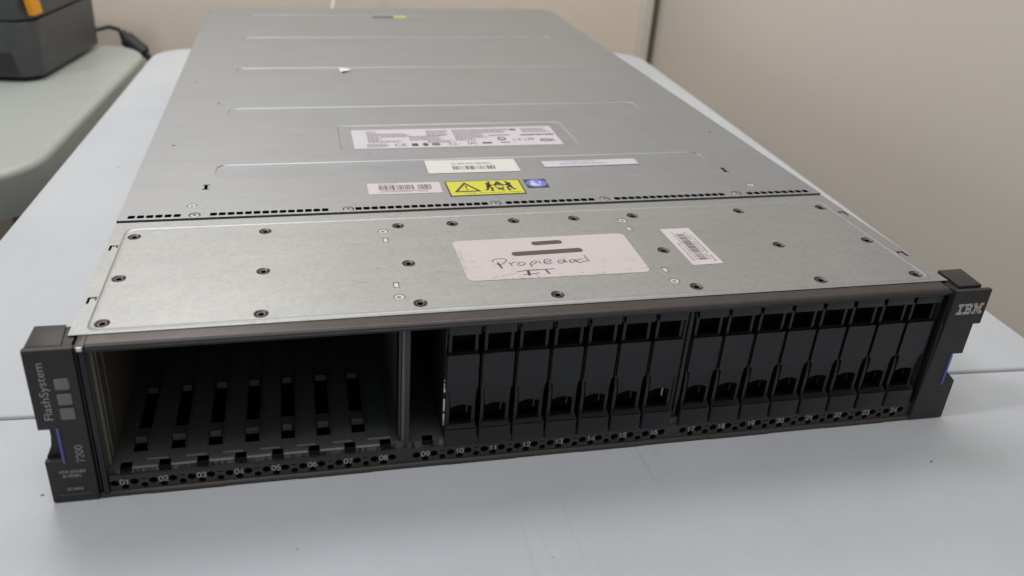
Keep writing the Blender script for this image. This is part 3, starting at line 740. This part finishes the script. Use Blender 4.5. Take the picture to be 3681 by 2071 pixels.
# left wall liner of the first bay, ribbed sheet
b = MB(); b.box(-0.2131, -0.2112, 0.0030, 0.10, FZ, 0.080); b.box(-0.2112, -0.2104, 0.0055, 0.0075, FZ + 0.004, 0.078); b.box(-0.2112, -0.2106, 0.016, 0.10, 0.016, 0.074)
b.build('side_liner', M['liner'], drive_cage, bevel=0.0003)

# --- perforated grille under the bays with the bay numbers
def oval(cx, cy, rx, ry, a0=0, a1=360, n=12): return [(cx + rx * math.cos(R(a0 + (a1 - a0) * k / n)), cy + ry * math.sin(R(a0 + (a1 - a0) * k / n))) for k in range(n + 1)]
DG = {'0': [oval(0.5, 0.5, 0.5, 0.5)], '1': [[(0.2, 0.78), (0.45, 0.86), (0.58, 1.0), (0.58, 0.0)]],
      '2': [oval(0.5, 0.70, 0.46, 0.30, 170, -30) + [(0.05, 0.02), (1.0, 0.02)]], '3': [oval(0.48, 0.74, 0.42, 0.26, 160, -90), oval(0.48, 0.25, 0.48, 0.25, 90, -160)],
      '4': [[(0.72, 0.0), (0.72, 1.0), (0.0, 0.28), (1.0, 0.28)]], '5': [[(0.92, 1.0), (0.2, 1.0), (0.1, 0.52)] + oval(0.48, 0.32, 0.48, 0.32, 130, -150)],
      '6': [oval(0.5, 0.31, 0.46, 0.31), oval(0.72, 0.36, 0.68, 0.64, 95, 180)], '7': [[(0.0, 0.98), (1.0, 0.98), (0.55, 0.45), (0.38, 0.0)]],
      '8': [oval(0.5, 0.74, 0.38, 0.25), oval(0.5, 0.25, 0.47, 0.25)], '9': [oval(0.5, 0.69, 0.46, 0.31), oval(0.28, 0.64, 0.68, 0.64, -85, 0)]}
def digits(mb, txt, x0, z0, w_, h_, adv, y, th=0.00042):
    for j, ch_ in enumerate(txt):
        for q, st in enumerate(DG[ch_]):
            P_ = [Vector((x0 + j * adv + p[0] * w_, z0 + p[1] * h_)) for p in st]; vs = []; n = len(P_)
            for k, p in enumerate(P_):
                t = P_[min(k + 1, n - 1)] - P_[max(k - 1, 0)]
                t = t.normalized() if t.length > 1e-9 else Vector((1, 0)); s_ = Vector((-t.y, t.x)) * th / 2
                vs += [(p.x + s_.x, y - q * 0.00001, p.y + s_.y), (p.x - s_.x, y - q * 0.00001, p.y - s_.y)]
            mb.add(vs, [(2 * k, 2 * k + 1, 2 * k + 3, 2 * k + 2) for k in range(n - 1)])
hexes = []; dashes = []
def hexa(x, z, r=0.0023): return [(x + r * math.cos(R(30 + 60 * k)) * 0.97, z + r * math.sin(R(30 + 60 * k)) * 0.92) for k in range(6)]
for i, x in enumerate(NUMX):
    last = i in (7, 15, 23)
    hexes += [hexa(x - 0.0046, 0.0066), hexa(x + 0.0043, 0.0068), hexa(x, 0.0040, 0.0020)]
    if not last:
        hexes.append(hexa(x + 0.0088, 0.0043, 0.0019)); dashes.append(rect(x + 0.0074, x + 0.0100, 0.0078, 0.0084))
gs = poly_mesh([rect(-0.2128, 0.2165, 0.0013, 0.0110)] + hexes + dashes, 0.0012)
g = mapv(gs, lambda x, y, z: (x, -0.0002 + z + 0.0006, y))
grille = g.build('vent_grille', M['grille'], srv)
b = MB(); b.box(-0.2125, 0.2160, 0.0022, 0.0030, 0.0022, 0.0104); b.build('grille_shade', M['void'], grille)  # black sheet added as the darkness behind the vent holes
for i, x in enumerate(NUMX):
    b = MB(); digits(b, '%02d' % (i + 1), x - 0.0021, 0.0057, 0.00185, 0.0030, 0.0023, -0.0003); b.build('bay_number', M['num'], grille)
# bottom lip: rolled steel edge with small notches
pts = [(0.0008, 0.0024), (-0.0001, 0.0022), (-0.0009, 0.0016), (-0.0013, 0.0008), (-0.0010, 0.0002), (0.010, 0.0002), (0.010, 0.0014)]
b = MB(); xs = [-0.2175] + [NUMX[i] + 0.011 for i in range(0, 24, 2)] + [0.2180]
for k in range(len(xs) - 1):
    dy = 0.00025 * (k % 2)
    b.prof([(y - 0.0006 * (y < 0.0007) - dy * (y < 0.0007), z) for y, z in pts], xs[k], xs[k + 1])
b.build('bottom_lip', M['lip'], srv, smooth=True)
b = MB(); b.box(-0.2205, 0.2205, 0.010, BACK - 0.001, 0.0002, 0.0016); b.box(-0.2207, -0.2195, 0.009, BACK - 0.001, 0.0002, 0.082); b.box(0.2195, 0.2207, 0.009, BACK - 0.001, 0.0002, 0.082); b.box(-0.2190, 0.2190, BACK - 0.0025, BACK - 0.001, 0.0016, ZL - 0.002)
b.build('chassis_tray', M['cover'], srv)

# --- blank drive carriers in bays 10 to 24
def carrier(i):
    x = NUMX[i]; W = 8.0
    out = [(-W, 10.3), (W, 10.3), (W, 20.5), (7.2, 23.5), (7.2, 38.5), (7.5, 40.0), (7.5, 43.0), (W, 44.0), (W, 63.6), (7.0, 65.2), (7.0, 75.6), (W, 76.8), (W, 82.8),
           (-W, 82.8), (-W, 76.8), (-7.0, 75.6), (-7.0, 65.2), (-W, 63.6), (-W, 44.0), (-7.5, 43.0), (-7.5, 40.0), (-7.2, 38.5), (-7.2, 23.5), (-W, 20.5)]
    h1 = [(-5.9, 65.0), (5.9, 65.0), (5.9, 75.6), (-5.9, 75.6)]
    h2 = [(-5.9, 21.6), (5.9, 21.6), (5.9, 41.5), (-5.9, 41.5)]
    s_ = poly_mesh([[(a * mm, b_ * mm) for a, b_ in lp] for lp in (out, h1, h2)], 0.016, 0.00025)
    def fn(px, py, pz):
        y = 0.0025 + (pz + 0.008)
        if py < 0.0215 and pz < -0.003: y -= 0.0030       # lower block stands proud of the latch
        return (px + x, y, py)
    body = mapv(s_, fn)
    o = body.build('drive_carrier', M['carrier'], srv, smooth=True)
    rc = MB(); rc.box(x - 0.0062, x + 0.0062, 0.0100, 0.110, 0.0140, 0.0800); rc.build('carrier_shade', M['void'], o)  # black block added as the darkness in the carrier openings
    # latch panel with arched lower edge
    arc = [(5.6 - 10.6 * k / 8, 33.0 + 1.5 * math.sin(math.pi * k / 8)) for k in range(9)]
    lp = [(7.3, 64.5), (-7.3, 64.5), (-7.6, 63.8), (-7.6, 44.4), (-6.1, 43.0)] + [(-5.0, 33.0)] + arc[::-1][1:] + [(6.1, 43.0), (7.6, 44.4), (7.6, 63.8)]
    s_ = poly_mesh([[(a * mm, b_ * mm) for a, b_ in lp]], 0.0020, 0.0003)
    mapv(s_, lambda px, py, pz: (px + x, 0.0018 + pz + (0.0012 * max(0, (0.044 - py) / 0.010)), py)).build('latch', M['latch'], o, smooth=True)
    cp = MB(); cp.box(x - 0.0077, x + 0.0077, -0.0003, 0.0029, 0.0768, 0.0827); cp.build('cap', M['carrier'], o, bevel=0.0003)
    bl = MB(); bl.box(x - 0.0077, x + 0.0077, -0.0008, 0.0010, 0.0106, 0.0208); bl.build('foot_block', M['carrier'], o, bevel=0.0003)
    # small spring glimpsed inside the lower opening
    sp = MB(); sp.box(x + 0.0036, x + 0.0044, 0.0060, 0.0070, 0.0262, 0.0350); sp.build('spring', M['bright'] if i == 15 else M['divider'], o)
    if i == 9:
        for k, (za, zb) in enumerate(((0.0300, 0.0375), (0.0415, 0.0470), (0.0540, 0.0560), (0.0210, 0.0285), (0.0800, 0.0820), (0.0480, 0.0490))):
            e = MB(); e.box(x - 0.0087, x - 0.0079, 0.0035, 0.0042, za, zb); e.build('contact_finger', M['bright'] if k != 2 else M['lip'], o)
        e = MB(); e.box(x - 0.0084, x - 0.0078, 0.0045, 0.085, 0.014, 0.0815); e.build('side_shield', M['lip'], o)
    return o
for i in range(9, 24): carrier(i)

# --- mounting ears
def plate(name, lp, y0, y1, m, parent, bev=0.0004):
    s_ = poly_mesh([[(a * mm, b_ * mm) for a, b_ in lp]], y1 - y0, bev)
    return mapv(s_, lambda x, y, z: (x, (y0 + y1) / 2 + z, y)).build(name, m, parent, smooth=True)
def arc_pts(x0, x1, z0, z1, dx, n=8):
    return [(x0 + (x1 - x0) * k / n + dx * math.sin(math.pi * k / n), z0 + (z1 - z0) * k / n) for k in range(n + 1)]
# left ear
earL = plate('mounting_ear', [(-237.7, 43.4), (-230.6, 43.2), (-230.6, 24.6), (-237.9, 24.2), (-237.9, 1.0), (-218.2, 1.0), (-217.8, 84.6), (-237.7, 84.6)], -0.0025, 0.0008, M['ear'], srv)
earL['label'] = 'black mounting ear lettered FlashSystem 7200 with three grey squares'
scoop = [(-237.5, 44.0)] + [(-234.6, 43.4), (-234.2, 40), (-234.3, 36), (-235.0, 31), (-236.6, 27.0), (-237.7, 25.2)] + [(-237.7, 1.3), (-219.0, 1.3), (-219.0, 83.8), (-237.5, 83.8)]
plate('ear_body', scoop, 0.0009, 0.0175, M['ear'], earL, 0.0003)
b = MB(); b.add([(-0.2377, 0.0, 0.0840), (-0.2183, 0.0, 0.0840), (-0.2222, 0.0004, 0.0840), (-0.2238, 0.0180, 0.0840), (-0.2380, 0.0185, 0.0840)], []); 
cap = prism([(-0.2376, 0.0010), (-0.2226, 0.0010), (-0.2240, 0.0180), (-0.2376, 0.0183)], 0.0600, 0.0850); cap.build('ear_cap', M['ear'], earL, bevel=0.0005)
b = MB(); b.box(-0.2304, -0.2293, -0.0031, -0.0024, 0.0236, 0.0436); b.build('blue_release_strip', M['blue'], earL, bevel=0.0002)
for z0, z1 in ((64.4, 69.9), (56.2, 61.9), (48.2, 54.1)):
    plate('status_light', rrect(-227.1, -221.3, z0, z1, 0.7), -0.0029, -0.0024, M['square'], earL, 0.0001)
def ear_text(txt, x0, x1, z0, z1, vertical, m, parent, y=-0.00265):
    t = text_mesh(txt); b = MB()
    if vertical: b.add([((x1 - (x1 - x0) * p[1]) * mm, y, (z0 + (z1 - z0) * p[0]) * mm) for p in t.v], t.f)
    else: b.add([((x0 + (x1 - x0) * p[0]) * mm, y, (z0 + (z1 - z0) * p[1]) * mm) for p in t.v], t.f)
    return b.build('lettering', m, parent)
ear_text('FlashSystem', -234.2, -229.3, 48.3, 78.7, True, M['print'], earL)
b = MB(); digits(b, '7200', 0, 0, 0.0019, 0.0032, 0.0026, 0)
b = mapv(b, lambda x, y, z: (-0.2211 - z, -0.00265 + y, 0.0233 + x)); b.build('lettering', M['print'], earL)
ear_text('MTM 2076-824', -233.0, -221.6, 17.4, 19.1, False, M['num'], earL)
ear_text('SN 78E3BKL', -231.9, -223.6, 15.0, 16.7, False, M['num'], earL)
ear_text('EID 000430', -231.0, -224.0, 7.2, 8.8, False, M['num'], earL)
b = MB(); b.box(-0.2346, -0.2204, -0.0027, -0.0024, 0.00465, 0.0049); b.build('ear_groove', M['cage'], earL)
b = MB(); b.box(-0.2176, -0.2166, -0.0004, 0.018, 0.0010, 0.0815); b.box(-0.2158, -0.2133, -0.0012, 0.012, 0.0010, 0.0815); b.build('ear_bracket', M['black'], srv, bevel=0.0003)
# right ear
earR = plate('mounting_ear', [(216.6, 1.0), (237.0, 1.0), (236.8, 25.6), (230.6, 31.6), (229.2, 31.6), (229.2, 44.4), (235.6, 44.4), (235.6, 63.8), (219.0, 63.8), (219.0, 62.0)], -0.0022, 0.0008, M['ear'], srv)
earR['label'] = 'black mounting ear with striped three letter logo plate'
plate('ear_body', [(219.0, 1.3), (236.6, 1.3), (236.2, 25.4), (229.6, 31.9), (229.0, 44.6), (235.4, 44.8), (235.4, 83.4), (219.0, 83.4)], 0.0009, 0.0175, M['ear'], earR, 0.0003)
plate('logo_plate', [(218.2, 63.9), (239.0, 63.9), (239.0, 84.2), (218.2, 84.2)], -0.0030, -0.0002, M['ear'], earR, 0.0004)
prism([(0.2222, 0.0010), (0.2360, 0.0010), (0.2382, 0.0190), (0.2236, 0.0190)], 0.0600, 0.0855).build('ear_cap', M['ear'], earR, bevel=0.0005)
b = MB(); b.box(0.2286, 0.2297, -0.0028, -0.0012, 0.0240, 0.0440); b.build('blue_release_strip', M['blue'], earR, bevel=0.0002)
b = MB(); b.prof([(-0.0022, 0.001), (0.003, 0.001), (0.003, 0.083), (-0.0010, 0.083)], 0.2167, 0.2181); b.build('ear_bracket', M['black'], srv, bevel=0.0003)
# eight-bar logo: letters built from horizontal bars
rows = 8
I_ = [[(0, 8)], [(0, 8)], [(2.4, 5.6)], [(2.4, 5.6)], [(2.4, 5.6)], [(2.4, 5.6)], [(0, 8)], [(0, 8)]]
B_ = [[(0, 9.6)], [(0, 10.6)], [(2.2, 5), (7.8, 11)], [(2.2, 10)], [(2.2, 10)], [(2.2, 5), (7.8, 11)], [(0, 10.6)], [(0, 9.6)]]
M_ = [[(0, 5), (9, 14)], [(0, 5.7), (8.3, 14)], [(2, 6.4), (7.6, 12)], [(2, 12)], [(2, 4.8), (5.3, 8.7), (9.2, 12)], [(2, 4.8), (5.9, 8.1), (9.2, 12)], [(0, 4.8), (6.4, 7.6), (9.2, 14)], [(0, 4.8), (6.8, 7.2), (9.2, 14)]]
b = MB(); X0, X1, Z0, Z1 = 221.7, 237.2, 69.9, 76.6; tot = 35.6
for off, G in ((0, I_), (9.2, B_), (21.4, M_)):
    for r_, segs in enumerate(G):
        zt = Z1 - (Z1 - Z0) * r_ / rows; zb = zt - (Z1 - Z0) / rows * 0.56
        for a, c2 in segs:
            xa = X0 + (X1 - X0) * (off + a) / tot; xb = X0 + (X1 - X0) * (off + c2) / tot
            b.add([(xa * mm, -0.00312, zb * mm), (xb * mm, -0.00312, zb * mm), (xb * mm, -0.00312, zt * mm), (xa * mm, -0.00312, zt * mm)], [(0, 1, 2, 3)])
b.build('logo_bars', M['logo'], earR)

# ------------------------------------------------------------------ small litter on the table
h = MB(); h.tube([(-0.1128, -0.0850, 0.0006), (-0.1112, -0.0838, 0.0010), (-0.1098, -0.0860, 0.0012), (-0.1094, -0.0890, 0.0010), (-0.1108, -0.0920, 0.0006)], 0.00013, 5)
tag(h.build('hair', M['hair'], smooth=True), 'short curled dark hair lying on the table in front of the machine', 'hair')
cr = MB(); rnd = random.Random(12)
for (x, y, r_) in [(0.272, 0.073, 0.0016), (0.205, -0.035, 0.0009), (-0.245, 0.004, 0.0010), (-0.285, 0.44, 0.0009), (0.10, -0.12, 0.0006), (0.02, -0.10, 0.0005)] + [(rnd.uniform(-0.28, 0.28), rnd.uniform(-0.16, -0.02), rnd.uniform(0.0003, 0.0006)) for _ in range(3)]:
    vs = [(x + r_ * math.cos(a) * rnd.uniform(0.6, 1.3), y + r_ * math.sin(a) * rnd.uniform(0.4, 0.9), 0.0001) for a in (0, 1.2, 2.5, 3.7, 5.0)] + [(x, y, 0.0001 + r_ * 0.5)]
    cr.add(vs, [(0, 1, 5), (1, 2, 5), (2, 3, 5), (3, 4, 5), (4, 0, 5)])
o = cr.build('crumbs', M['hair']); o['kind'] = 'stuff'; o['label'] = 'scattered tiny dark crumbs on the pale table'; o['category'] = 'crumbs'
